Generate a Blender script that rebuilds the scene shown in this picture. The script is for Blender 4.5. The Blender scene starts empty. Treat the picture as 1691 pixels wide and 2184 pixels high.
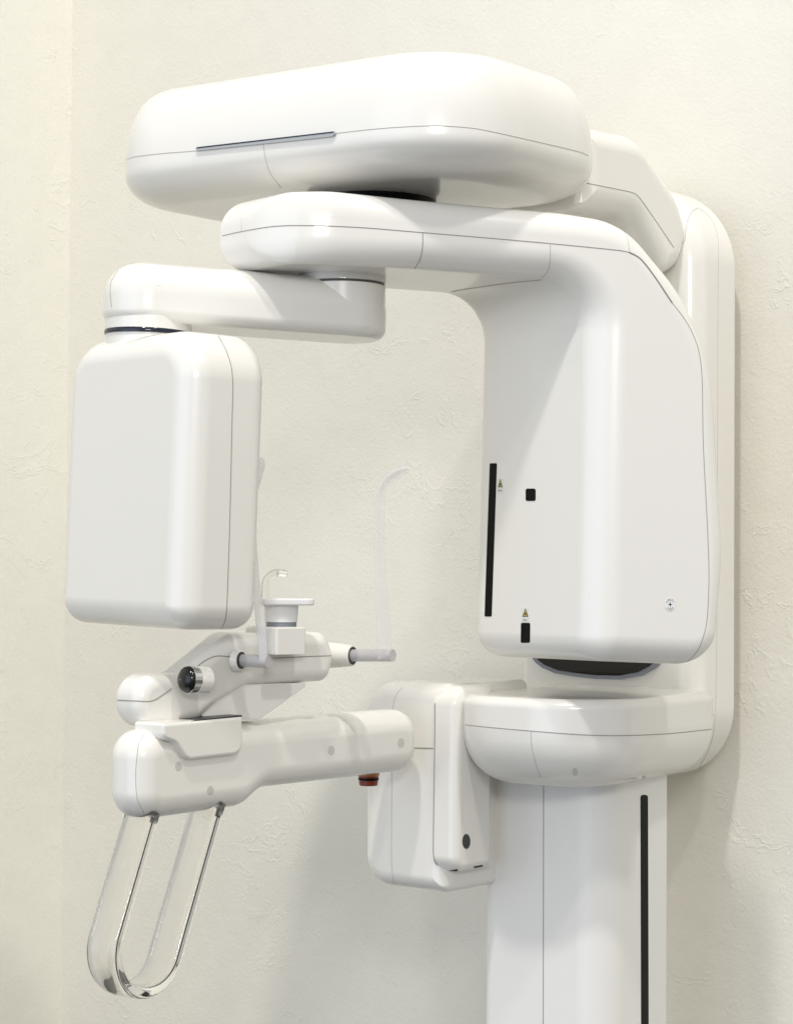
import bpy, bmesh, math, random
from mathutils import Vector, Matrix
from mathutils.bvhtree import BVHTree

C = bpy.context.scene.collection
sc = bpy.context.scene

# ------------------------------------------------------------------ camera
FPX = 4500.0; CX = 845.5; CY = 1092.0
CAM = Vector((0, 0, 1.5))
PITCH = math.atan((1230 - CY) / FPX); ROLL = 0.007
_F = Vector((0, math.cos(PITCH), math.sin(PITCH)))
_R0 = Vector((1, 0, 0)); _U0 = _R0.cross(_F)
CR = _R0 * math.cos(ROLL) + _U0 * math.sin(ROLL)
CU = _U0 * math.cos(ROLL) - _R0 * math.sin(ROLL)
cd = bpy.data.cameras.new('camera'); cam = bpy.data.objects.new('camera', cd); C.objects.link(cam)
m = Matrix((CR, CU, -_F)).transposed().to_4x4(); m.translation = CAM
cam.matrix_world = m
cd.sensor_width = 36; cd.lens = FPX / 2184 * 36; cd.clip_end = 100; cd.clip_start = 0.05
sc.camera = cam

# ------------------------------------------------------------------ light
w = bpy.data.worlds.new('World'); sc.world = w; w.use_nodes = True
bg = w.node_tree.nodes['Background']; bg.inputs[1].default_value = 0.39
def world_room():
    # the white surgery around the machine as light: pale ceiling, walls, darker floor, plus dark bands added behind the camera for darker reflections
    nt = w.node_tree; N = nt.nodes.new; L = nt.links
    tc = N('ShaderNodeTexCoord'); sx = N('ShaderNodeSeparateXYZ'); L.new(tc.outputs['Generated'], sx.inputs[0])
    rp = N('ShaderNodeValToRGB'); e = rp.color_ramp.elements
    e[0].position = 0.0; e[0].color = (0.18, 0.175, 0.15, 1); e[1].position = 1.0; e[1].color = (1.2, 1.19, 1.15, 1)
    q = e.new(0.38); q.color = (0.44, 0.42, 0.37, 1); q = e.new(0.47); q.color = (1.12, 1.09, 1.01, 1); q = e.new(0.75); q.color = (1.08, 1.06, 1.01, 1)
    mr = N('ShaderNodeMapRange'); mr.inputs[1].default_value = -1; mr.inputs[2].default_value = 1
    L.new(sx.outputs[2], mr.inputs[0]); L.new(mr.outputs[0], rp.inputs[0])
    at = N('ShaderNodeMath'); at.operation = 'ARCTAN2'; L.new(sx.outputs[0], at.inputs[0]); L.new(sx.outputs[1], at.inputs[1])
    def band(src, lo, hi, soft):
        a = N('ShaderNodeMapRange'); a.interpolation_type = 'SMOOTHSTEP'; a.inputs[1].default_value = lo; a.inputs[2].default_value = lo + soft; L.new(src, a.inputs[0])
        b = N('ShaderNodeMapRange'); b.interpolation_type = 'SMOOTHSTEP'; b.inputs[1].default_value = hi - soft; b.inputs[2].default_value = hi; b.inputs[3].default_value = 1; b.inputs[4].default_value = 0; L.new(src, b.inputs[0])
        m = N('ShaderNodeMath'); m.operation = 'MULTIPLY'; L.new(a.outputs[0], m.inputs[0]); L.new(b.outputs[0], m.inputs[1]); return m.outputs[0]
    cur = rp.outputs[0]
    for (a0, a1, z0, z1, col) in ((1.7, 2.0, -0.5, 0.05, (0.12, 0.10, 0.08)), (2.5, 2.6, -0.5, 0.35, (0.05, 0.05, 0.05))):
        m = N('ShaderNodeMath'); m.operation = 'MULTIPLY'
        L.new(band(at.outputs[0], a0, a1, 0.03), m.inputs[0]); L.new(band(sx.outputs[2], z0, z1, 0.03), m.inputs[1])
        mx = N('ShaderNodeMix'); mx.data_type = 'RGBA'; L.new(m.outputs[0], mx.inputs[0]); L.new(cur, mx.inputs[6]); mx.inputs[7].default_value = (*col, 1)
        cur = mx.outputs[2]
    m = N('ShaderNodeMath'); m.operation = 'MULTIPLY'                       # soft cool window on the left
    L.new(band(at.outputs[0], -3.05, -1.7, 0.45), m.inputs[0]); L.new(band(sx.outputs[2], -0.42, 0.55, 0.3), m.inputs[1])
    mx = N('ShaderNodeMix'); mx.data_type = 'RGBA'; L.new(m.outputs[0], mx.inputs[0]); L.new(cur, mx.inputs[6]); mx.inputs[7].default_value = (3.0, 3.4, 4.1, 1)
    L.new(mx.outputs[2], bg.inputs[0])
world_room()

def lamp(name, pos, target, size, energy, color, size_y=None, spread=180, shape='RECTANGLE'):
    l = bpy.data.lights.new(name, 'AREA'); l.shape = shape; l.size = size
    if size_y: l.size_y = size_y
    elif shape == 'RECTANGLE': l.shape = 'SQUARE'
    l.energy = energy; l.color = color; l.spread = math.radians(spread)
    o = bpy.data.objects.new(name, l); C.objects.link(o); o.location = pos
    o.rotation_euler = (Vector(target) - Vector(pos)).to_track_quat('-Z', 'Y').to_euler()
    return o
lamp('ceiling_lamp', (-0.9, -0.6, 8.6), (0.0, 2.8, 1.7), 0.40, 232, (1.0, 0.97, 0.92), shape='DISK')
lamp('ceiling_lamp', (2.2, -0.9, 8.4), (0.0, 2.8, 1.7), 0.40, 142, (1.0, 0.97, 0.92), shape='DISK')
lamp('front_fill_light', (0.25, -2.6, 3.0), (0.0, 2.8, 1.5), 1.3, 54, (1.0, 0.97, 0.915), size_y=0.7)  # added soft fill from the camera side to brighten upright faces

sc.view_settings.view_transform = 'Standard'; sc.view_settings.look = 'None'
sc.view_settings.exposure = 0.24; sc.view_settings.gamma = 1.0
sc.view_settings.use_curve_mapping = False
sc.render.resolution_x = 792; sc.render.resolution_y = 1024
sc.cycles.max_bounces = 18; sc.cycles.transmission_bounces = 18; sc.cycles.caustics_refractive = False

# ------------------------------------------------------------------ materials
def mat(name, col, rough=0.4, metal=0.0, trans=0.0, ior=1.5, coat=0.0, alpha=1.0, noise=0.0, nscale=30, bump=0.0, bscale=400, spec=0.5, sss=0):
    mt = bpy.data.materials.new(name); mt.use_nodes = True
    nt = mt.node_tree; p = nt.nodes['Principled BSDF']
    p.inputs['Base Color'].default_value = (*col, 1); p.inputs['Roughness'].default_value = rough
    p.inputs['Metallic'].default_value = metal; p.inputs['Transmission Weight'].default_value = trans
    p.inputs['IOR'].default_value = ior; p.inputs['Coat Weight'].default_value = coat
    p.inputs['Coat Roughness'].default_value = 0.035
    p.inputs['Alpha'].default_value = alpha; p.inputs['Specular IOR Level'].default_value = spec
    tc = nt.nodes.new('ShaderNodeTexCoord')
    if noise:
        n = nt.nodes.new('ShaderNodeTexNoise'); n.inputs['Scale'].default_value = nscale; n.inputs['Detail'].default_value = 4
        nt.links.new(tc.outputs['Object'], n.inputs['Vector'])
        mr = nt.nodes.new('ShaderNodeMapRange'); mr.inputs[1].default_value = 0.1; mr.inputs[2].default_value = 0.9; mr.interpolation_type = 'SMOOTHSTEP'
        mr.inputs[3].default_value = max(0.0, rough - noise); mr.inputs[4].default_value = rough + noise
        nt.links.new(n.outputs[0], mr.inputs[0]); nt.links.new(mr.outputs[0], p.inputs['Roughness'])
        mx = nt.nodes.new('ShaderNodeMix'); mx.data_type = 'RGBA'
        mx.inputs[6].default_value = (*[c * 0.975 for c in col], 1); mx.inputs[7].default_value = (*col, 1)
        oi = nt.nodes.new('ShaderNodeObjectInfo'); md = nt.nodes.new('ShaderNodeMath'); md.operation = 'MULTIPLY_ADD'
        md.inputs[1].default_value = 0.5; nt.links.new(oi.outputs['Random'], md.inputs[0])
        hf = nt.nodes.new('ShaderNodeMath'); hf.operation = 'MULTIPLY'; hf.inputs[1].default_value = 0.5
        nt.links.new(n.outputs[0], hf.inputs[0]); nt.links.new(hf.outputs[0], md.inputs[2])
        nt.links.new(md.outputs[0], mx.inputs[0]); nt.links.new(mx.outputs[2], p.inputs['Base Color'])
    if bump:
        n = nt.nodes.new('ShaderNodeTexNoise'); n.inputs['Scale'].default_value = bscale; n.inputs['Detail'].default_value = 2
        nt.links.new(tc.outputs['Object'], n.inputs['Vector'])
        b = nt.nodes.new('ShaderNodeBump'); b.inputs['Strength'].default_value = bump; b.inputs['Distance'].default_value = 0.0005
        nt.links.new(n.outputs[0], b.inputs['Height']); nt.links.new(b.outputs[0], p.inputs['Normal'])
    return mt
WHITE = mat('white_plastic', (0.855, 0.84, 0.80), 0.26, coat=0.5)
WHITE2 = mat('satin_white_plastic', (0.85, 0.838, 0.808), 0.34)
SEAM = mat('seam_grey', (0.29, 0.275, 0.25), 0.8)
SEAML = mat('seam_light', (0.52, 0.51, 0.48), 0.8)
BLACK = mat('black_window', (0.003, 0.003, 0.003), 0.3, spec=0.12)
DARK = mat('dark_rubber', (0.02, 0.02, 0.022), 0.35)
NAVY = mat('navy_gloss_ring', (0.015, 0.02, 0.035), 0.12)
MIRROR = mat('dark_mirror', (0.035, 0.035, 0.035), 0.02, metal=1.0)  # dark reflection put into the mirror's colour
GREY = mat('grey_rim', (0.22, 0.24, 0.28), 0.3)
STRIP = mat('silver_grey_strip', (0.42, 0.44, 0.46), 0.35)
CHROME = mat('chrome', (0.75, 0.75, 0.74), 0.15, metal=1.0)
CAP = mat('grey_screw_cap', (0.62, 0.62, 0.58), 0.5)
RED = mat('red_orange_plastic', (0.55, 0.09, 0.02), 0.3)
REDD = mat('dark_red_plastic', (0.20, 0.03, 0.012), 0.3)
ACRYL = mat('clear_acrylic', (0.985, 0.98, 0.975), 0.03, trans=1.0, ior=1.49)
FROST = mat('frosted_polycarbonate', (0.90, 0.89, 0.92), 0.3, alpha=0.22)
FROSTL = mat('milky_polycarbonate', (0.80, 0.79, 0.81), 0.3, alpha=0.42)
STUBM = mat('translucent_grey_stub', (0.62, 0.60, 0.62), 0.3, alpha=0.62)
PALE = mat('milky_white_plastic', (0.86, 0.86, 0.88), 0.35)
LABEL = mat('label_paper', (0.78, 0.78, 0.74), 0.5)
YELL = mat('warning_yellow', (0.62, 0.50, 0.12), 0.5)
INK = mat('black_ink', (0.01, 0.01, 0.01), 0.5)

def wall_mat(name, col, seed):
    mt = bpy.data.materials.new(name); mt.use_nodes = True
    nt = mt.node_tree; L = nt.links; N = nt.nodes.new; p = nt.nodes['Principled BSDF']
    p.inputs['Roughness'].default_value = 0.62; p.inputs['Specular IOR Level'].default_value = 0.3
    tc = N('ShaderNodeTexCoord'); mp = N('ShaderNodeMapping'); mp.inputs['Location'].default_value = (seed, seed * 2, seed * 3)
    L.new(tc.outputs['Object'], mp.inputs[0])
    # large warp for trowel skips
    wn = N('ShaderNodeTexNoise'); wn.inputs['Scale'].default_value = 5; wn.inputs['Detail'].default_value = 4
    L.new(mp.outputs[0], wn.inputs['Vector'])
    wm = N('ShaderNodeMix'); wm.data_type = 'RGBA'; wm.blend_type = 'LINEAR_LIGHT'; wm.inputs[0].default_value = 0.22
    L.new(mp.outputs[0], wm.inputs[6]); L.new(wn.outputs['Color'], wm.inputs[7])
    ms = N('ShaderNodeMapping'); ms.inputs['Scale'].default_value = (1, 1, 1.9); ms.inputs['Rotation'].default_value = (0.5, 0.4, 0)
    L.new(wm.outputs[2], ms.inputs[0])
    # ridges of skip-trowel plaster: thresholded noise edges
    n1 = N('ShaderNodeTexNoise'); n1.inputs['Scale'].default_value = 9; n1.inputs['Detail'].default_value = 5; n1.inputs['Roughness'].default_value = 0.5
    L.new(ms.outputs[0], n1.inputs['Vector'])
    rp = N('ShaderNodeValToRGB'); e = rp.color_ramp.elements; rp.color_ramp.interpolation = 'EASE'
    e[0].position = 0.60; e[0].color = (0, 0, 0, 1); e[1].position = 0.625; e[1].color = (0.8, 0.8, 0.8, 1)
    a = rp.color_ramp.elements.new(0.66); a.color = (0.15, 0.15, 0.15, 1)
    a = rp.color_ramp.elements.new(0.80); a.color = (0.0, 0.0, 0.0, 1)
    L.new(n1.outputs[0], rp.inputs[0])
    nm = N('ShaderNodeTexNoise'); nm.inputs['Scale'].default_value = 3.1; nm.inputs['Detail'].default_value = 3
    L.new(mp.outputs[0], nm.inputs['Vector'])
    mk = N('ShaderNodeMapRange'); mk.interpolation_type = 'SMOOTHSTEP'; mk.inputs[1].default_value = 0.42; mk.inputs[2].default_value = 0.62
    L.new(nm.outputs[0], mk.inputs[0])
    rm = N('ShaderNodeMath'); rm.operation = 'MULTIPLY'; L.new(rp.outputs[0], rm.inputs[0]); L.new(mk.outputs[0], rm.inputs[1])
    n2 = N('ShaderNodeTexNoise'); n2.inputs['Scale'].default_value = 170; n2.inputs['Detail'].default_value = 4; n2.inputs['Roughness'].default_value = 0.6
    L.new(mp.outputs[0], n2.inputs['Vector'])
    n3 = N('ShaderNodeTexNoise'); n3.inputs['Scale'].default_value = 14; n3.inputs['Detail'].default_value = 5
    L.new(mp.outputs[0], n3.inputs['Vector'])
    b1 = N('ShaderNodeBump'); b1.inputs['Strength'].default_value = 0.32; b1.inputs['Distance'].default_value = 0.0022
    L.new(rm.outputs[0], b1.inputs['Height'])
    b2 = N('ShaderNodeBump'); b2.inputs['Strength'].default_value = 0.6; b2.inputs['Distance'].default_value = 0.0012
    L.new(n2.outputs[0], b2.inputs['Height']); L.new(b1.outputs[0], b2.inputs['Normal'])
    b3 = N('ShaderNodeBump'); b3.inputs['Strength'].default_value = 0.45; b3.inputs['Distance'].default_value = 0.004
    L.new(n3.outputs[0], b3.inputs['Height']); L.new(b2.outputs[0], b3.inputs['Normal'])
    L.new(b3.outputs[0], p.inputs['Normal'])
    mx = N('ShaderNodeMix'); mx.data_type = 'RGBA'
    mx.inputs[6].default_value = (*[c * 0.965 for c in col], 1); mx.inputs[7].default_value = (*[min(1, c * 1.02) for c in col], 1)
    L.new(n3.outputs[0], mx.inputs[0]); L.new(mx.outputs[2], p.inputs['Base Color'])
    return mt
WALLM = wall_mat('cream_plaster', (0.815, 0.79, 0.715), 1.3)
WALLM2 = wall_mat('cream_plaster_lit', (0.89, 0.875, 0.80), 7.7)  # same plaster, lighter: the side wall's brighter lighting is put into the colour

# ------------------------------------------------------------------ helpers
Z = Vector((0, 0, 1))
def D_(a):                                  # horizontal direction, a degrees away from the picture plane (positive recedes to the right)
    a = math.radians(a); return Vector((math.cos(a), math.sin(a), 0))
def ray(px, py):
    return (_F + CR * ((px - CX) / FPX) - CU * ((py - CY) / FPX))
def W(px, py, D): return CAM + ray(px, py) * D
def proj(P):
    q = P - CAM; d = q.dot(_F)
    return (CX + FPX * q.dot(CR) / d, CY - FPX * q.dot(CU) / d)

def rpoly(verts, radii, d=0.0, seg=10):
    n = len(verts); out = []
    V = [Vector(v) for v in verts]
    lines = []
    for i in range(n):
        a, b = V[i], V[(i + 1) % n]; e = (b - a).normalized(); nn = Vector((-e.y, e.x))
        lines.append((a + nn * d, e))
    Q = []
    for i in range(n):
        (p, e), (q, g) = lines[i - 1], lines[i]
        den = e.x * g.y - e.y * g.x
        if abs(den) < 1e-6: Q.append(q.copy())
        else:
            t = ((q.x - p.x) * g.y - (q.y - p.y) * g.x) / den; Q.append(p + e * t)
    for i in range(n):
        e, g = lines[i - 1][1], lines[i][1]
        cr = e.x * g.y - e.y * g.x; dt = max(-1, min(1, e.dot(g))); th = math.acos(dt)
        r = radii[i] - d if cr > 0 else radii[i] + d
        r = max(r, 0.0004)
        if th < 0.01:
            out += [Q[i].copy() for _ in range(seg + 1)]; continue
        tl = r * math.tan(th / 2)
        lim = 0.495 * min((Q[i] - Q[i - 1]).length, (Q[(i + 1) % n] - Q[i]).length)
        if tl > lim: tl = max(lim, 1e-5); r = tl / math.tan(th / 2)
        s = 1 if cr > 0 else -1
        a = Q[i] - e * tl; c = a + Vector((-e.y, e.x)) * (r * s)
        v0 = a - c
        for k in range(seg + 1):
            an = s * th * k / seg
            out.append(c + Vector((v0.x * math.cos(an) - v0.y * math.sin(an), v0.x * math.sin(an) + v0.y * math.cos(an))))
    return out

def sprof(L, r0, r1, h0=None, h1=None, n=8, p0=2.0, p1=2.0, mid=()):
    """inset/height profile along an extrusion with rounded ends"""
    h0 = r0 if h0 is None else h0; h1 = r1 if h1 is None else h1
    out = []
    for k in range(n + 1):
        t = math.pi / 2 * k / n
        s, c = math.sin(t) ** (2 / p0), math.cos(t) ** (2 / p0)
        out.append((r0 * (1 - s), h0 * (1 - c)))
    out += list(mid)
    for k in range(n + 1):
        t = math.pi / 2 * k / n
        s, c = math.sin(t) ** (2 / p1), math.cos(t) ** (2 / p1)
        out.append((r1 * (1 - c), L - h1 * (1 - s)))
    res = [out[0]]
    for q in out[1:]:
        if abs(q[0] - res[-1][0]) + abs(q[1] - res[-1][1]) > 1e-5: res.append(q)
    return res

def prism(verts, radii, prof, O, ax, ay, az, seg=10, deform=None, cuts=(), adv=0.0):
    O = O - az * adv
    A = sum(verts[i - 1][0] * verts[i][1] - verts[i][0] * verts[i - 1][1] for i in range(len(verts)))
    if not hasattr(radii, '__len__'): radii = [radii] * len(verts)
    if A < 0: verts = verts[::-1]; radii = list(radii)[::-1]
    bm = bmesh.new(); rings = []
    for d, h in prof:
        ring = []
        for q in rpoly(verts, radii, d, seg):
            ring.append(bm.verts.new((q[0], q[1], h)))
        rings.append(ring)
    n = len(rings[0])
    for r, s in zip(rings, rings[1:]):
        for i in range(n):
            bm.faces.new((r[i], r[(i + 1) % n], s[(i + 1) % n], s[i]))
    bm.faces.new(rings[0][::-1]); bm.faces.new(rings[-1])
    bmesh.ops.remove_doubles(bm, verts=bm.verts, dist=2e-5)
    for i, val in cuts:
        co = Vector((0, 0, 0)); co[i] = val; no = Vector((0, 0, 0)); no[i] = 1
        bmesh.ops.bisect_plane(bm, geom=bm.verts[:] + bm.edges[:] + bm.faces[:], dist=1e-5, plane_co=co, plane_no=no)
    for v in bm.verts:
        q = v.co.copy()
        if deform: q = Vector(deform(q.x, q.y, q.z))
        v.co = O + ax * q.x + ay * q.y + az * q.z
    bmesh.ops.recalc_face_normals(bm, faces=bm.faces)
    return bm

class Plane:                                 # vertical plane through a point, direction a degrees
    def __init__(s, px, D, a, py=1230):
        s.O = W(px, py, D); s.d = D_(a); s.n = Vector((s.d.y, -s.d.x, 0))
    def at(s, px, py):
        r = ray(px, py); t = (s.O - CAM).dot(s.n) / r.dot(s.n); P = CAM + r * t
        return ((P - s.O).dot(s.d), (P - s.O).z)
    def P3(s, px, py):
        a, b = s.at(px, py); return s.O + s.d * a + Z * b
    def pts(s, L): return [s.at(x, y) for x, y in L]

def sweep(path, radii, n=16, cap=True, flat=None, bm=None, mi=0, side=None):
    """tube (or flat ribbon: flat=(width list, thickness list) with side vector) along a path"""
    own = bm is None
    if own: bm = bmesh.new()
    rings = []; m_ = len(path)
    up0 = None
    for i, P in enumerate(path):
        t = (path[min(i + 1, m_ - 1)] - path[max(i - 1, 0)]).normalized()
        if side is not None: a = (side - t * side.dot(t)).normalized()
        elif up0 is None:
            a = t.orthogonal().normalized()
        else: a = (up0 - t * up0.dot(t)).normalized()
        up0 = a; b = t.cross(a)
        ring = []
        for k in range(n):
            an = 2 * math.pi * k / n; c, s = math.cos(an), math.sin(an)
            if flat:
                wv, tv = flat[0][i] if hasattr(flat[0], '__len__') else flat[0], flat[1][i] if hasattr(flat[1], '__len__') else flat[1]
                e = flat[2] if len(flat) > 2 else 0.5
                x = math.copysign(abs(c) ** e, c) * wv; y = math.copysign(abs(s) ** e, s) * tv
            else:
                r = radii[i] if hasattr(radii, '__len__') else radii; x, y = c * r, s * r
            ring.append(bm.verts.new(P + a * x + b * y))
        rings.append(ring)
    fs = []
    for r, s in zip(rings, rings[1:]):
        for i in range(n): fs.append(bm.faces.new((r[i], r[(i + 1) % n], s[(i + 1) % n], s[i])))
    if cap: fs.append(bm.faces.new(rings[0][::-1])); fs.append(bm.faces.new(rings[-1]))
    for f in fs: f.material_index = mi
    if own: bmesh.ops.recalc_face_normals(bm, faces=bm.faces)
    return bm

def lathe(O, ax, prof, n=40, sc_=(1, 1)):      # prof: (radius, height) along ax
    a = ax.orthogonal().normalized()
    if abs(ax.z) < 0.9: a = (Z - ax * ax.z).normalized()
    b = ax.cross(a); bm = bmesh.new(); rings = []
    for r, h in prof:
        rings.append([bm.verts.new(O + ax * h + a * (max(r, 1e-5) * sc_[0] * math.cos(2 * math.pi * k / n)) + b * (max(r, 1e-5) * sc_[1] * math.sin(2 * math.pi * k / n))) for k in range(n)])
    for r, s in zip(rings, rings[1:]):
        for i in range(n): bm.faces.new((r[i], r[(i + 1) % n], s[(i + 1) % n], s[i]))
    bm.faces.new(rings[0][::-1]); bm.faces.new(rings[-1])
    bmesh.ops.recalc_face_normals(bm, faces=bm.faces)
    return bm

def smooth_px(L, step=6):
    pts = [Vector(p) for p in L]; out = []
    if len(pts) == 2:
        n = max(2, int((pts[1] - pts[0]).length / step)); return [pts[0].lerp(pts[1], k / n) for k in range(n + 1)]
    for i in range(len(pts) - 1):
        p0 = pts[max(i - 1, 0)]; p1 = pts[i]; p2 = pts[i + 1]; p3 = pts[min(i + 2, len(pts) - 1)]
        n = max(1, int((p2 - p1).length / step))
        t1 = (p2 - p0) * 0.5; t2 = (p3 - p1) * 0.5
        sl = (p2 - p1).length
        if t1.length > sl: t1 *= sl / t1.length
        if t2.length > sl: t2 *= sl / t2.length
        for k in range(n):
            t = k / n; h = [2*t**3-3*t**2+1, t**3-2*t**2+t, -2*t**3+3*t**2, t**3-t**2]
            out.append(p1 * h[0] + t1 * h[1] + p2 * h[2] + t2 * h[3])
    out.append(pts[-1]); return out

def seam(bm, L, w=0.0006, step=6, mi=1, bvh=None):
    """a parting line following the skin of a part"""
    bvh = bvh or BVHTree.FromBMesh(bm)
    run = []; runs = []
    for q in smooth_px(L, step):
        h = bvh.ray_cast(CAM, ray(q[0], q[1]).normalized())
        if h[0] is None:
            if len(run) > 1: runs.append(run)
            run = []
        else: run.append(h[0])
    if len(run) > 1: runs.append(run)
    for r in runs: sweep(r, w, n=6, bm=bm, mi=mi)

WL = {}
def obj(name, bm, mats, parent=None, label=None, sharp=38, wn=True):
    me = bpy.data.meshes.new(name)
    cs = [v.co for v in bm.verts]
    mn = Vector([min(c[i] for c in cs) for i in range(3)]); mx = Vector([max(c[i] for c in cs) for i in range(3)])
    cen = (mn + mx) / 2
    bmesh.ops.translate(bm, verts=bm.verts, vec=-cen)
    lim = math.radians(sharp)
    for f in bm.faces: f.smooth = True
    for e in bm.edges:
        if len(e.link_faces) == 2 and e.calc_face_angle(0) > lim: e.smooth = False
    bm.to_mesh(me); bm.free()
    for mm in (mats if isinstance(mats, (list, tuple)) else [mats]): me.materials.append(mm)
    o = bpy.data.objects.new(name, me); C.objects.link(o)
    if parent is not None:
        o.parent = parent; o.location = cen - WL[parent.name]
    else: o.location = cen
    WL[o.name] = cen
    if label: o['label'] = label
    if wn:
        md = o.modifiers.new('weighted', 'WEIGHTED_NORMAL'); md.keep_sharp = True; md.weight = 80
    return o

def fit_plan(pxL, pxR, pxN, D, aL, aR, R, py):
    """rounded plan rectangle: near corner at pxN/depth D; side lengths solved so that its outline spans pxL..pxR.
       aL: left side runs left-back aL degrees, aR: right side runs right-back aR degrees"""
    N = W(pxN, py, D); dl = Vector((-math.cos(math.radians(aL)), math.sin(math.radians(aL)), 0)); dr = D_(aR)
    l1, l2 = 0.2, 0.2
    def ext(l1, l2):
        P = [Vector((0, 0, 0)), dr * l2, dr * l2 + dl * l1, dl * l1]
        pp = [(p.x, p.y) for p in P]
        xs = [proj(N + Vector((q.x, q.y, 0)))[0] for q in rpoly(pp, [R] * 4)]
        return min(xs), max(xs), pp
    for _ in range(60):
        a, b, pp = ext(l1, l2)
        l1 += (a - pxL) / FPX * D * 0.9; l2 -= (b - pxR) / FPX * D * 0.9
        l1 = max(l1, 2 * R + .001) ; l2 = max(l2, 2 * R + .001)
    return N, pp, l1, l2

def decal(bvh, L, thick, m_, name, parent, label=None, lift=0.0001, step=4, back=0.0006, smooth=False):
    """thin plate following a part's skin inside a closed outline"""
    pts = []
    LL = [Vector(p) for p in L]
    for i in range(len(LL)):
        a, b = LL[i], LL[(i + 1) % len(LL)]; n = max(1, int((b - a).length / step))
        for k in range(n): pts.append(a.lerp(b, k / n))
    c = sum(pts, Vector((0, 0))) / len(pts)
    def hit(q):
        h = bvh.ray_cast(CAM, ray(q[0], q[1]).normalized())
        if h[0] is None: return None
        nn = h[1] if h[1].dot(ray(q[0], q[1])) < 0 else -h[1]
        return h[0], nn
    pts = [q for q in pts if hit(q)]
    if len(pts) < 3: return None
    if not hit(c): c = sum(pts, Vector((0, 0))) / len(pts)
    if not hit(c): return None
    bm = bmesh.new(); rings = []
    bot = [bm.verts.new(hit(q)[0] - hit(q)[1] * back) for q in pts]
    rings.append(bot)
    for k in (1.0, 0.97, 0.8, 0.6, 0.4, 0.2):
        ring = []
        for q in pts:
            g = hit(c + (q - c) * k) or hit(q)
            ring.append(bm.verts.new(g[0] + g[1] * (lift + thick)))
        rings.append(ring)
    n = len(pts)
    for r, t in zip(rings, rings[1:]):
        for i in range(n): bm.faces.new((r[i], r[(i + 1) % n], t[(i + 1) % n], t[i]))
    g = hit(c); cv = bm.verts.new(g[0] + g[1] * (lift + thick))
    for i in range(n): bm.faces.new((rings[-1][i], rings[-1][(i + 1) % n], cv))
    bmesh.ops.recalc_face_normals(bm, faces=bm.faces)
    return obj(name, bm, m_, parent, label, wn=False)

def rr(x0, y0, x1, y1, r, sk=0.0, n=4, sy=0.0):                     # rounded-rectangle pixel outline, sk: shear of x per y, sy: shear of y per x
    pts = [Vector(p) for p in ((x0, y0), (x1, y0), (x1, y1), (x0, y1))]
    q = rpoly([(p.x, p.y) for p in pts], [r] * 4, 0, n)
    return [(p.x + sk * (p.y - y0), p.y + sy * (p.x - x0)) for p in q]
def ell(cx, cy, rx, ry, n=20): return [(cx + rx * math.cos(2 * math.pi * k / n), cy + ry * math.sin(2 * math.pi * k / n)) for k in range(n)]

# ------------------------------------------------------------------ the setting: two plastered walls meeting in a corner
AU = 51.0
U = D_(AU); V = Vector((U.y, -U.x, 0))          # U: towards the wall, V: along the wall to the right
WO = W(1500, 1230, 3.40)
cor = None
def ray_wall(px):
    r = ray(px, 1230); t = (WO - CAM).dot(U) / r.dot(U); return CAM + r * t
corner = ray_wall(141)
def slab(a, b, t, z0, z1, m_, name, nrm, res=1):
    bm = bmesh.new(); a = Vector((a.x, a.y, 0)); b = Vector((b.x, b.y, 0))
    q = [a, b, b + nrm * t, a + nrm * t]
    lo = [bm.verts.new(p + Z * z0) for p in q]; hi = [bm.verts.new(p + Z * z1) for p in q]
    for i in range(4): bm.faces.new((lo[i], lo[(i + 1) % 4], hi[(i + 1) % 4], hi[i]))
    bm.faces.new(lo[::-1]); bm.faces.new(hi); bmesh.ops.recalc_face_normals(bm, faces=bm.faces)
    return obj(name, bm, m_, wn=False)
o = slab(corner - V * 0.12, corner + V * 2.6, 0.12, 0, 3.1, WALLM, 'back_wall', U); o['kind'] = 'structure'
o = slab(corner - U * 2.6, corner + U * 0.001, 0.117, 0, 3.1, WALLM2, 'side_wall', -V); o['kind'] = 'structure'

# ------------------------------------------------------------------ the x-ray machine
root = bpy.data.objects.new('dental_xray_machine', None); C.objects.link(root)
root['label'] = 'white dental x-ray machine with overhead arm and chin rest against cream plaster wall'
root['category'] = 'x-ray machine'

# ---- column
TC = 3.03
N, pp, l1, l2 = fit_plan(1040, 1411, 1288, TC, 90 - AU, AU, 0.022, 1900)
cbase = Vector((N.x, N.y, 0))
root.location = cbase + U * (l2 / 2) - V * (l1 / 2); WL[root.name] = root.location.copy()
bm = prism(pp, [0.05, 0.004, 0.01, 0.02], [(0, 0), (0, 1.262)], cbase, Vector((1, 0, 0)), Vector((0, 1, 0)), Z, seg=14)
bv = BVHTree.FromBMesh(bm)
seam(bm, [(1159, 1650), (1158, 2300)], 0.0007, step=40, bvh=bv)
column = obj('column', bm, [WHITE2, SEAM], root)
decal(bv, rr(1365, 1695, 1380.5, 2500, 6, 0.003), 0.0005, BLACK, 'cable_slot', column, step=30)

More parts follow.
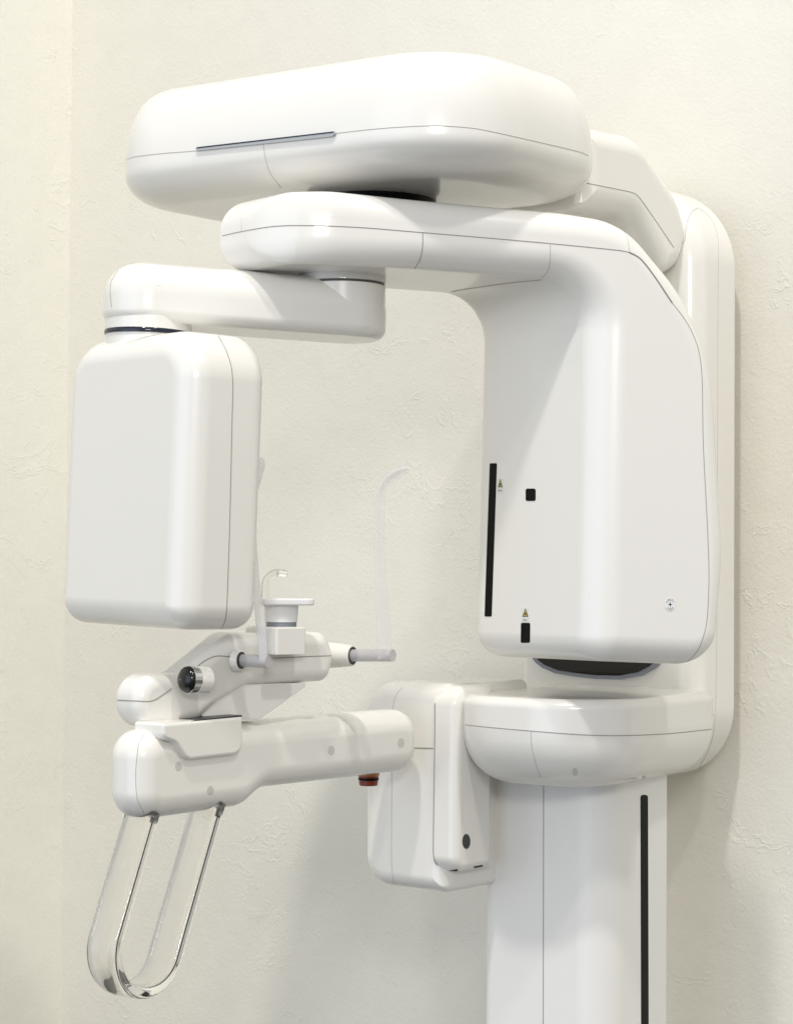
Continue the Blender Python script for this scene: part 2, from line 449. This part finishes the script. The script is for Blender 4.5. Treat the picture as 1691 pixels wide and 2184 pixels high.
# ---- column head (tall rounded housing behind the gantry)
hp = Plane(1500, 3.21, -(90 - AU))
outl = [(1112, 1478), (1112, 430), (1300, 412), (1514, 396), (1514, 1668), (1340, 1662), (1112, 1640)]
zt = 2.122; zb = 1.19
a0 = hp.at(1100, 1230)[0]; a1 = hp.at(1483, 1230)[0]
bm = prism([(a0, zb - 1.5), (a1, zb - 1.5), (a1, zt - 1.5), (a0, zt - 1.5)], [0.10, 0.11, 0.135, 0.08],
           sprof(0.125, 0.035, 0.012, n=8), Vector((hp.O.x, hp.O.y, 1.5)), V, Z, U, seg=16)
bv = BVHTree.FromBMesh(bm); bvHead = bv
seam(bm, [(1488, 443), (1513, 464), (1526, 489), (1531, 521), (1530, 651), (1529, 1000), (1527, 1400), (1523, 1545), (1510, 1600), (1480, 1652)], 0.0005, bvh=bv, mi=2)
seam(bm, [(1437, 529), (1448, 526), (1459, 514), (1463, 480), (1472, 455), (1488, 443)], 0.0006, bvh=bv, mi=2)
head = obj('column_head', bm, [WHITE, SEAM, SEAML], root)
mpts = [(1275, 1262), (1190, 1266), (1145, 1284), (1131, 1330), (1131, 1375), (1137, 1401), (1146, 1413), (1160, 1424), (1188, 1436), (1230, 1443), (1275, 1448), (1328, 1449), (1370, 1441), (1394, 1428), (1408, 1416), (1417, 1380), (1417, 1320), (1402, 1284), (1360, 1266)]
rim = decal(bv, mpts, 0.006, GREY, 'mirror_rim', head)
cx_, cy_ = 1274, 1355
ms = [(cx_ + (x - cx_) * 0.945, cy_ + (y - cy_) * 0.91) for x, y in mpts]
decal(bv, ms, 0.0075, MIRROR, 'mirror', head)
decal(bv, [(1511, 1525), (1520, 1524.5), (1520, 1526.3), (1511, 1527)], 0.0008, BLACK, 'vent_slot', head)

# ---- carriage below the head
N, pp, l1, l2 = fit_plan(988, 1520, 1300, 2.87, 36, 58, 0.10, 1560)
def cardef(P, a, b, h): return P
zs = 1.285
zc0 = 1.203
bm = prism(pp, [0.15, 0.10, 0.08, 0.10], sprof(1.331 - zc0, 0.082, 0.016, h0=zs - zc0, h1=0.014, n=10, p0=2.2,
           mid=[(0.0, zs - zc0 + 0.0001), (0.0, zs - zc0 + 0.03)]), Vector((N.x, N.y, zc0)), Vector((1, 0, 0)), Vector((0, 1, 0)), Z, seg=20)
bv = BVHTree.FromBMesh(bm)
seam(bm, [(984, 1545), (1040, 1551), (1132, 1559), (1223, 1566), (1293, 1569), (1363, 1568), (1433, 1564), (1520, 1555)], 0.0006, bvh=bv)
seam(bm, [(1132, 1559), (1133.5, 1592), (1146, 1641), (1153, 1658)], 0.0006, bvh=bv, mi=2)
carriage = obj('carriage', bm, [WHITE, SEAM, SEAML], root)
decal(bv, ell(1226, 1646, 6, 9), 0.0002, CAP, 'screw_hole', carriage, step=2)
decal(bv, ell(1372, 1658, 4, 4), 0.0002, CAP, 'screw_hole', carriage, step=2)

# ---- support arm from the column head to the overhead housing
sp = Plane(1300, 3.09, AU)
so = [(1236, 263), (1358, 289), (1442, 414), (1470, 500), (1446, 572), (1408, 594), (1347, 464), (1236, 444)]
bm = prism(sp.pts(so), [0.01, 0.075, 0.1, 0.05, 0.03, 0.02, 0.05, 0.01], sprof(0.20, 0.034, 0.03, n=8), sp.O.copy(), sp.d, Z, -V, seg=14, adv=0.01)
bv = BVHTree.FromBMesh(bm)
seam(bm, [(1200, 381), (1242, 389), (1346, 410), (1359, 417), (1378, 442), (1436, 528)], 0.0006, bvh=bv)
obj('support_arm', bm, [WHITE, SEAM], root)

# ---- overhead housing
N, pp, l1, l2 = fit_plan(283, 1256, 985, 2.70, 33.5, 51, 0.142, 300)
hz0 = 2.034; hzs = 2.0815; hz1 = 2.2012
bm = prism(pp, [0.16, 0.133, 0.14, 0.12], sprof(hz1 - hz0, 0.082, 0.069, h0=hzs - hz0, h1=hz1 - hzs, n=12, p0=2.2, p1=2.4),
           Vector((N.x, N.y, hz0)), Vector((1, 0, 0)), Vector((0, 1, 0)), Z, seg=24)
bv = BVHTree.FromBMesh(bm)
seam(bm, [(269, 341), (290, 334), (350, 327), (423, 321), (560, 304), (711, 285), (780, 277), (851, 271), (928, 268), (985, 271), (1026, 276), (1131, 299), (1236, 324), (1254, 332)], 0.0006, bvh=bv, mi=2)
seam(bm, [(562, 307), (566, 335), (576, 368), (600, 400)], 0.0006, bvh=bv, mi=2)
housing = obj('overhead_housing', bm, [WHITE, SEAM, SEAML], root)
decal(bv, [(421, 316.5), (716, 282.5), (718, 286), (712, 292), (423, 322.5)], 0.004, STRIP, 'trim_strip', housing)
decal(bv, [(424, 315.2), (715, 281.6), (716, 284.2), (424, 318)], 0.0044, NAVY, 'trim_strip', housing)

# ---- rotating gantry: bearing, arm and tube head in one C-shaped body
HB = W(796, 410, 3.01); HB.z = 1.996
bm = lathe(HB, Z, [(0.088, 0), (0.095, 0.004), (0.095, 0.024), (0.09, 0.028), (0.09, 0.05)])
obj('bearing', bm, BLACK, root)
GA = 13.0
gp = Plane(750, 2.80, GA)
DD = Vector((-math.cos(math.radians(50)), math.sin(math.radians(50)), 0))
go = [(566, 409), (700, 409), (1205, 454), (1322, 474), (1448, 626), (1512, 780), (1536, 1190), (1516, 1419), (1236, 1409), (1254, 600), (900, 574), (566, 560)]
gr = [0.04, 0.3, 0.2, 0.12, 0.25, 0.3, 0.5, 0.05, 0.036, 0.07, 0.3, 0.036]
GL = 0.254; gaL = min(p[0] for p in gp.pts(go))
def gdef(a, b, h):
    x = a - gaL; t = min(1, max(0, x / 0.27)); t = t * t * (3 - 2 * t); s_ = 0.54 + 0.46 * t
    Rn = 0.085; off = Rn - math.sqrt(max(0.0, Rn * Rn - max(0.0, Rn - x) ** 2))
    return (a, b, h * s_ + off * 0.75 * (1 - h / GL))
bm = prism(gp.pts(go), gr, sprof(GL, 0.037, 0.03, n=10), gp.O.copy(), gp.d, Z, DD, seg=14, adv=0.026,
           cuts=[(0, gaL + 0.012 * k) for k in range(1, 26)], deform=gdef)
bv = BVHTree.FromBMesh(bm); bvG = bv
seam(bm, [(466, 505), (515, 494), (583, 483), (653, 481), (765, 485), (889, 495), (1056, 509), (1180, 520), (1320, 534), (1341, 538)], 0.0006, bvh=bv)
seam(bm, [(1341, 538), (1360, 548), (1375, 563), (1400, 597), (1432, 645)], 0.0011, bvh=bv)
seam(bm, [(1432, 645), (1465, 690), (1487, 740), (1496, 800), (1499, 948), (1508, 1130), (1511, 1232), (1507, 1320), (1499, 1358), (1484, 1392), (1455, 1418)], 0.0005, bvh=bv)
seam(bm, [(515, 465), (515.5, 494)], 0.0004, bvh=bv, mi=2)
seam(bm, [(901, 496), (901, 525), (896, 552), (884, 573)], 0.0006, bvh=bv)
seam(bm, [(1173, 520), (1172, 560), (1166, 580), (1152, 595)], 0.0006, bvh=bv, mi=2)
seam(bm, [(1327, 491), (1336, 505), (1342, 538)], 0.0005, bvh=bv, mi=2)
seam(bm, [(962, 622), (1030, 611), (1100, 602), (1152, 597)], 0.0006, bvh=bv)
gantry = obj('gantry_arm', bm, [WHITE, SEAM, SEAML], root)
decal(bv, rr(1044.5, 988, 1059.5, 1315, 2.5, -0.034), 0.0004, BLACK, 'laser_window', gantry, step=12)
decal(bv, rr(1121, 1042, 1142, 1068.5, 4), 0.0004, BLACK, 'laser_window', gantry)
decal(bv, rr(1111, 1328.5, 1130.5, 1371, 3, -0.015), 0.0004, BLACK, 'laser_window', gantry)

def warn(x0, y0, x1, y1):
    lb = decal(bvG, rr(x0, y0, x1, y1, 1), 0.0003, LABEL, 'warning_label', gantry)
    cx, wd, hh = (x0 + x1) / 2, (x1 - x0), (y1 - y0)
    ty = y0 + hh * 0.05; by = y0 + hh * 0.62
    t1 = decal(bvG, [(cx, ty), (cx + wd * .38, by), (cx - wd * .38, by)], 0.0005, INK, 'warning_triangle', gantry)
    decal(bvG, [(cx, ty + hh * .14), (cx + wd * .24, by - hh * .05), (cx - wd * .24, by - hh * .05)], 0.0007, YELL, 'triangle_field', gantry)
    decal(bvG, ell(cx, by - hh * .19, wd * .10, hh * .09, 10), 0.0009, INK, 'laser_symbol', gantry, step=9)
    return cx, y0 + hh * .84
txt = [warn(1060.5, 1020, 1073.5, 1051), warn(1112, 1296, 1129, 1327)]

def text_on(bvh, cx, cy, s, size_px, name, parent, D=2.75, ang=0.0, m_=INK):
    h = bvh.ray_cast(CAM, ray(cx, cy).normalized()); P, nr = h[0], h[1]
    if nr.dot(ray(cx, cy)) > 0: nr = -nr
    zz = (Z - nr * Z.dot(nr)).normalized(); xx = zz.cross(nr)
    cu = bpy.data.curves.new(name, 'FONT'); cu.body = s; cu.align_x = 'CENTER'; cu.align_y = 'CENTER'
    cu.size = size_px / FPX * (P - CAM).dot(_F); cu.extrude = 0.00005
    tmp = bpy.data.objects.new(name, cu); C.objects.link(tmp)
    dg = bpy.context.evaluated_depsgraph_get(); me = bpy.data.meshes.new_from_object(tmp.evaluated_get(dg))
    bpy.data.objects.remove(tmp)
    ca, sa = math.cos(ang), math.sin(ang)
    M = Matrix((xx * ca + zz * sa, zz * ca - xx * sa, nr)).transposed().to_4x4()
    o = bpy.data.objects.new(name, me); me.materials.clear(); me.materials.append(m_); C.objects.link(o)
    o.parent = parent; M.translation = P + nr * 0.0011 - WL[parent.name]; o.matrix_local = M
    WL[o.name] = P; return o
for cx, cy in txt: text_on(bvG, cx, cy, 'Class 1', 4.6, 'label_text', gantry)
decal(bvG, ell(1428, 1289, 11.5, 14.5, 28), 0.0002, mat('spot_ring', (0.70, 0.70, 0.68), 0.5), 'focal_spot_mark', gantry, step=9)
fs = decal(bvG, ell(1428, 1289, 10.9, 13.8, 28), 0.0005, PALE, 'focal_spot_disc', gantry, step=9)
for i, ch in enumerate('FOCAL'):
    a = math.radians(150 - i * 30); text_on(bvG, 1428 + 8 * math.cos(a), 1289 - 10.5 * math.sin(a), ch, 5.2, 'focal_spot_text', gantry, ang=a - math.pi / 2)
for i, ch in enumerate('SPOT'):
    a = math.radians(225 + i * 30); text_on(bvG, 1428 + 8 * math.cos(a), 1289 - 10.5 * math.sin(a), ch, 5.2, 'focal_spot_text', gantry, ang=a + math.pi / 2)
decal(bvG, [(1428, 1282), (1429, 1288), (1433.5, 1289), (1429, 1290), (1428, 1296), (1427, 1290), (1422.5, 1289), (1427, 1288)], 0.0008, INK, 'focal_spot_star', gantry)

# ---- sensor arm
T = 0.03
EX = Vector((math.cos(T), 0, -math.sin(T))); EY = Vector((0, 1, 0)); EZ = Vector((math.sin(T), 0, math.cos(T)))
PL = W(316, 640, 2.84); PR = W(729, 660, 2.92); rA = 0.0605
zA0, zA1 = 1.835, 1.917
O = Vector((PL.x, PL.y, 0)); ad = Vector((PR.x - PL.x, PR.y - PL.y, 0)); LA = ad.length; ad.normalize(); an = Vector((-ad.y, ad.x, 0))
O = Vector((PL.x, PL.y, zA0))
adT = (ad - Z * (T * ad.x)).normalized(); zT = EZ
bm = prism([(-rA, -rA), (LA + rA, -rA), (LA + rA, rA), (-rA, rA)], rA - 0.0003,
           sprof(zA1 - zA0, 0.016, 0.044, h0=0.016, h1=0.046, n=9), O, adT, an, zT, seg=20)
bv = BVHTree.FromBMesh(bm)
seam(bm, [(253, 577), (238, 600), (236, 625), (239, 655)], 0.0005, bvh=bv)
sarm = obj('sensor_arm', bm, [WHITE, SEAM], root)
O2 = Vector((PL.x, PL.y, 0)) + Z * 1.788
bm = lathe(O2 + zT * 0.045, zT, [(0.0580, -0.006), (0.0583, 0.012), (0.0587, 0.03), (0.059, 0.05)], n=56)
obj('sensor_neck', bm, [WHITE, SEAM], sarm)
bm = lathe(O2 + zT * 0.033, zT, [(0.0565, -0.0005), (0.0588, 0), (0.0593, 0.002), (0.0588, 0.0050), (0.0575, 0.0065)], n=56)
obj('neck_ring', bm, NAVY, sarm)
bm = lathe(O2 - zT * 0.03, zT, [(0.0567, -0.01), (0.0567, 0.0625)], n=56)
obj('lower_neck', bm, WHITE, sarm)
PO = Vector((PR.x, PR.y, 1.896))
bm = lathe(PO, Z, [(0.045, -0.04), (0.0602, -0.04), (0.0605, 0.0045), (0.0585, 0.005), (0.0585, 0.008), (0.0608, 0.0085), (0.0608, 0.05)], n=56)
obj('pivot', bm, WHITE, sarm)
bm = lathe(PO + Z * 0.0052, Z, [(0.0592, 0), (0.0592, 0.0026)], n=48)
obj('pivot_gap_shade', bm, mat('gap_shade_brown', (0.10, 0.085, 0.075), 0.5), sarm)  # brown ring painting the shade inside the pivot gap

# ---- sensor head
SN = W(410, 1230, 2.64); ST = D_(40)
SDh = Vector((-math.cos(math.radians(50)), math.sin(math.radians(50)), 0))
zt, zb = 0.312, -0.0697
wS, tS = 0.300, 0.128
O = Vector((SN.x, SN.y, 1.5))
sd = (SDh + Z * (T * 0.55)).normalized(); su = EZ
bm = prism([(0, zb), (wS, zb + 0.000), (wS, zt), (0, zt)], [0.032, 0.034, 0.065, 0.065], sprof(tS, 0.036, 0.028, n=10), O, sd, su, ST, seg=16, adv=0.017)
bv = BVHTree.FromBMesh(bm)
seam(bm, [(466, 717), (483, 749), (494, 785), (497, 827), (495.5, 888), (490, 1126), (484, 1294), (480, 1325), (469, 1346)], 0.0006, bvh=bv)
obj('sensor_head', bm, [WHITE, SEAM], root)

# ---- patient support box beside the column
bp = Plane(928, 3.08, -(90 - AU))
a0 = bp.at(771, 1600)[0]; a1 = 0.0; z1 = -0.155; z0 = -0.459
OB = Vector((bp.O.x, bp.O.y, 1.5))
bm = prism([(a0, z0), (a1 + .02, z0), (a1 + .02, z1), (a0, z1)], [0.045, 0.012, 0.012, 0.05], sprof(0.21, 0.024, 0.01, n=8), OB, V, Z, U, seg=14)
bv = BVHTree.FromBMesh(bm)
seam(bm, [(858, 1466), (846, 1480), (840, 1498), (838, 1520), (836, 1641), (835, 1837), (840, 1881), (851, 1897)], 0.0005, bvh=bv, mi=2)
seam(bm, [(878, 1595), (928, 1596)], 0.0008, bvh=bv)
box = obj('support_box', bm, [WHITE, SEAM, SEAML], root)
OP = OB + V * (a1 + 0.0)
z1p, z0p = -0.158, -0.428
bm = prism([(-0.003, z0p), (0.09, z0p), (0.09, z1p), (-0.003, z1p)], [0.025, 0.004, 0.004, 0.03], sprof(0.042, 0.002, 0.014, n=8), OP, U, Z, V, seg=12)
bv = BVHTree.FromBMesh(bm); 
seam(bm, [(927.5, 1500), (927, 1595), (924, 1814), (927, 1835), (936, 1849)], 0.0008, bvh=bv)
side = obj('side_cover', bm, [WHITE, SEAM], box)
decal(bv, ell(994, 1794.5, 8.5, 16), 0.0003, mat('dark_green_plug', (0.03, 0.04, 0.035), 0.4), 'round_plug', side, step=9)
decal(bv, [(956, 1857), (976, 1853.5), (976, 1857), (956, 1862)], 0.0003, BLACK, 'vent_slot', side)
decal(bv, [(1010, 1848), (1029, 1844.5), (1029, 1848), (1010, 1851.5)], 0.0003, BLACK, 'vent_slot', side)

# ---- chin rest arm
cp = Plane(850, 3.03, AU)
co = [(294, 1560), (893, 1512), (893, 1644), (566, 1682), (526, 1721), (294, 1755)]
bm = prism(cp.pts(co), [0.036, 0.036, 0.036, 0.05, 0.05, 0.036], sprof(0.072, 0.031, 0.030, n=9), cp.O.copy(), cp.d, Z, -V, seg=12, adv=0.008)
bv = BVHTree.FromBMesh(bm)
seam(bm, [(308, 1567), (297, 1585), (293.6, 1605), (290, 1653), (293.6, 1704), (308, 1735)], 0.0005, bvh=bv, mi=2)
carm = obj('chin_rest_arm', bm, [WHITE, SEAM, SEAML], root)
for x, y in ((381, 1634), (449, 1685.5), (706.5, 1600), (855, 1584)):
    decal(bv, ell(x, y, 7, 10), 0.0002, CAP, 'screw_cap', carm, step=9)
P0 = W(786, 1650, 3.05)
bm = lathe(P0 - Z * 0.014, Z, [(0.0125, -0.003), (0.0135, -0.002), (0.0148, 0.012), (0.0150, 0.018)], n=32)
btn = obj('emergency_button', bm, REDD, root)
bm = lathe(P0 - Z * 0.003, Z, [(0.0150, 0), (0.0156, 0.001), (0.0160, 0.008)], n=32)
obj('button_collar', bm, mat('orange_plastic', (0.50, 0.19, 0.06), 0.4), btn)
bvb = None
bm = lathe(P0 - Z * 0.0095, Z, [(0.0139, 0), (0.0149, 0.0005), (0.0151, 0.0035), (0.0140, 0.004)], n=32)
obj('dark_band', bm, BLACK, btn)
# riser
rp_ = Plane(850, 3.005, AU)
ro = [(350, 1543), (519, 1527), (520, 1608), (400, 1622), (376, 1584), (350, 1576)]
bm = prism(rp_.pts(ro), [0.004, 0.003, 0.018, 0.02, 0.02, 0.01], sprof(0.055, 0.005, 0.005, n=5), rp_.O.copy(), rp_.d, Z, -V, seg=10)
riser = obj('riser', bm, WHITE, root)
gpz = [(356, 1549), (428, 1535), (519, 1525), (519, 1530), (430, 1541), (360, 1554)]
bm = prism(rp_.pts(gpz), [0.001] * 6, sprof(0.05, 0.0005, 0.0005, n=2), rp_.O.copy() - V * 0.002, rp_.d, Z, -V, seg=2)
obj('mount_gap_shade', bm, DARK, riser)  # dark plate standing in for the shade in the gap above the riser

# ---- chin rest body (wing)
wp = Plane(500, 2.765, 40)
wo = [(294, 1437), (388, 1440), (500, 1350), (702, 1348), (724, 1400), (706, 1453), (535, 1463), (472, 1500), (432, 1537), (378, 1554), (294, 1554)]
bm = prism(wp.pts(wo), [0.033, 0.025, 0.03, 0.02, 0.03, 0.016, 0.02, 0.05, 0.03, 0.03, 0.033], sprof(0.064, 0.018, 0.020, n=9), wp.O.copy(), wp.d, Z, Vector((-wp.n.x, -wp.n.y, 0)), seg=12)
bv = BVHTree.FromBMesh(bm)
seam(bm, [(247, 1493), (290, 1495), (318, 1496), (334, 1491), (366, 1469)], 0.0007, bvh=bv)
seam(bm, [(413, 1452), (413, 1432), (432, 1413), (450, 1403), (465, 1399), (505, 1402)], 0.0007, bvh=bv)
seam(bm, [(583, 1404), (660, 1400), (715, 1398)], 0.0006, bvh=bv)
wing = obj('chin_rest_body', bm, [WHITE, SEAM, SEAML], root)
lo = [(470, 1462), (672, 1456), (562, 1535), (425, 1537)]
bm = prism(wp.pts(lo), [0.01, 0.003, 0.012, 0.01], sprof(0.04, 0.0015, 0.0015, n=3), wp.O.copy() + Vector((-wp.n.x, -wp.n.y, 0)) * 0.008, wp.d, Z, Vector((-wp.n.x, -wp.n.y, 0)), seg=8)
obj('lower_bracket', bm, WHITE2, wing)
# nose
n0 = W(692, 1397, 2.92); nd = (W(752, 1398.5, 2.899) - n0); nl = nd.length; nd.normalize()
bm = lathe(n0, nd, [(0.0185, 0), (0.0165, nl * .55), (0.0145, nl - .001), (0.0135, nl)], n=32)
obj('nose', bm, WHITE, wing)
bm = lathe(n0, nd, [(0.0120, nl - .004), (0.0122, nl + .0008)], n=32)
obj('socket_ring', bm, DARK, wing)
# top block
N, pp, l1, l2 = fit_plan(525, 651, 590, 2.77, 50, 40, 0.004, 1350)
zbk = W(600, 1337, 2.79).z
bm = prism(pp, 0.004, [(0.0, 0), (0, 0.034), (0.003, 0.036)], Vector((N.x, N.y, zbk - 0.036)), Vector((1, 0, 0)), Vector((0, 1, 0)), Z, seg=6)
blk = obj('bite_block_base', bm, WHITE, root)
bc = Vector((N.x, N.y, 0)) + (Vector((pp[2][0], pp[2][1], 0)) * 0.5)
bc = W(600, 1330, 2.82)
bm = lathe(Vector((bc.x, bc.y, zbk)), Z, [(0.0205, 0), (0.0205, 0.006)], n=32)
obj('grey_collar', bm, GREY, blk)
bm = lathe(Vector((bc.x, bc.y, zbk + .006)), Z, [(0.0215, 0), (0.023, 0.022), (0.0235, 0.0235)], n=32)
cup = obj('chin_cup', bm, PALE, root)
pc = W(612, 1282, 2.81)
bm = prism([(-.036, -.02), (.036, -.02), (.036, .02), (-.036, .02)], 0.012, sprof(0.009, .002, .002, n=3), Vector((pc.x, pc.y, zbk + .0285)), D_(6), Vector((-D_(6).y, D_(6).x, 0)), Z, seg=8)
obj('chin_plate', bm, PALE, cup)
hk = smooth_px([(567, 1292), (567, 1262), (568, 1243), (575, 1229), (590, 1222), (612, 1224)], 2)
bm = sweep([W(q[0], q[1], 2.82) for q in hk], None, n=16, flat=(0.0055, 0.007, 0.6), side=CR)
obj('bite_rod', bm, ACRYL, cup)

# ---- temple supports
def temple(stub, ring, strip, D, name, sd_, bm_):
    a = W(*stub[0], D[0]); b = W(*stub[1], D[1])
    bm = sweep([a, a.lerp(b, .5), b], 0.0084, n=24)
    st = smooth_px([s[:2] for s in strip], 4)
    cum = [0]
    for p, q in zip(st, st[1:]): cum.append(cum[-1] + (q - p).length)
    keys = []; k = 0
    acc = [0]
    sp_ = [Vector(s[:2]) for s in strip]
    for p, q in zip(sp_, sp_[1:]): acc.append(acc[-1] + (q - p).length)
    ws = []
    for c in cum:
        c = c * acc[-1] / cum[-1]; j = max(i for i in range(len(acc)) if acc[i] <= c + 1e-6); j = min(j, len(acc) - 2)
        t = (c - acc[j]) / (acc[j + 1] - acc[j]); ws.append((strip[j][2] * (1 - t) + strip[j + 1][2] * t) / FPX * D[1])
    path = [W(p.x, p.y, D[1]) for p in st]
    o = obj(name, bm, STUBM, root)
    bl = sweep(path, None, n=16, flat=(ws, 0.0035, 0.55), side=sd_)
    obj('blade', bl, bm_, o)
    return o
sideL = CR.copy()
t1 = temple([(515, 1408.5), (573, 1411)], None, [(563, 1416, 10), (557, 1340, 10.5), (547, 1250, 8.5), (541, 1150, 7), (540, 1060, 8), (547, 1015, 13), (554, 992, 12), (557, 980, 8), (558, 975, 2)], (2.757, 2.738), 'temple_support', sideL, FROSTL)
t2 = temple([(752, 1398), (838, 1398)], None, [(821, 1404, 20), (816, 1310, 17), (810, 1200, 14), (809, 1100, 12.5), (812, 1052, 11), (822, 1028, 10.5), (842, 1012, 11.5), (862, 1003, 10), (873, 1000, 5)], (2.897, 2.862), 'temple_support', None, FROST)
# left socket on the chin rest body
l0 = W(506, 1408, 2.66); l1v = (W(520, 1409, 2.646) - l0).normalized()
l1v = D_(-28)
bm = lathe(W(515, 1408.5, 2.755) - l1v * 0.009, l1v, [(0.0145, 0), (0.0128, 0.0085), (0.0118, 0.009)], n=32)
obj('temple_socket', bm, WHITE, wing)
bm = lathe(W(515, 1408.5, 2.755), l1v, [(0.0113, 0), (0.0113, 0.0006)], n=32)
obj('socket_ring', bm, DARK, wing)
# knob
ka = Vector((-0.72, -0.66, 0.05)).normalized(); kc = W(361, 1448, 2.665) - ka * 0.025
bm = lathe(kc - ka * 0.034, ka, [(0.0172, 0), (0.0176, 0.018)], n=36)
obj('knob_collar', bm, WHITE, wing)
bm = lathe(kc - ka * 0.0165, ka, [(0.0165, 0), (0.0172, 0.001), (0.0174, 0.0115), (0.0168, 0.0125)], n=24)
kn = obj('knob', bm, CHROME, root, sharp=10)
bm = lathe(kc - ka * 0.0085, ka, [(0.0168, 0), (0.0172, 0.0015), (0.0170, 0.005), (0.0155, 0.0085), (0.0125, 0.0112), (0.008, 0.0130), (0.0, 0.0136)], n=40)
obj('knob_cap', bm, mat('glossy_black_knob', (0.008, 0.008, 0.009), 0.16), kn)

# ---- clear acrylic handle, a band bent into a U
hpl = Plane(375, 2.712, AU)
pA, pB, pC = Vector(hpl.at(306, 1730)), Vector(hpl.at(446, 1710)), Vector(hpl.at(222, 2015))
ld = (pC - pA).normalized(); lp = Vector((-ld.y, ld.x))
if (pB - pA).dot(lp) < 0: lp = -lp
rU = (pB - pA).dot(lp) / 2
mid = pA + lp * rU; Lc = ((hpl.at(270, 2116)[1] + rU) - mid.y) / ld.y
cen = mid + ld * Lc
P2 = [pA, pA.lerp(cen - lp * rU, 0.5)] + [cen - lp * rU * math.cos(math.pi * k / 48) + ld * rU * math.sin(math.pi * k / 48) for k in range(49)]
P2 += [P2[-1].lerp(pB, 0.5), pB]
path = [hpl.O + hpl.d * p.x + Z * p.y for p in P2]
bm = sweep(path, None, n=72, flat=(0.0262, 0.0088, 0.5), side=V)
obj('handle', bm, ACRYL, root)
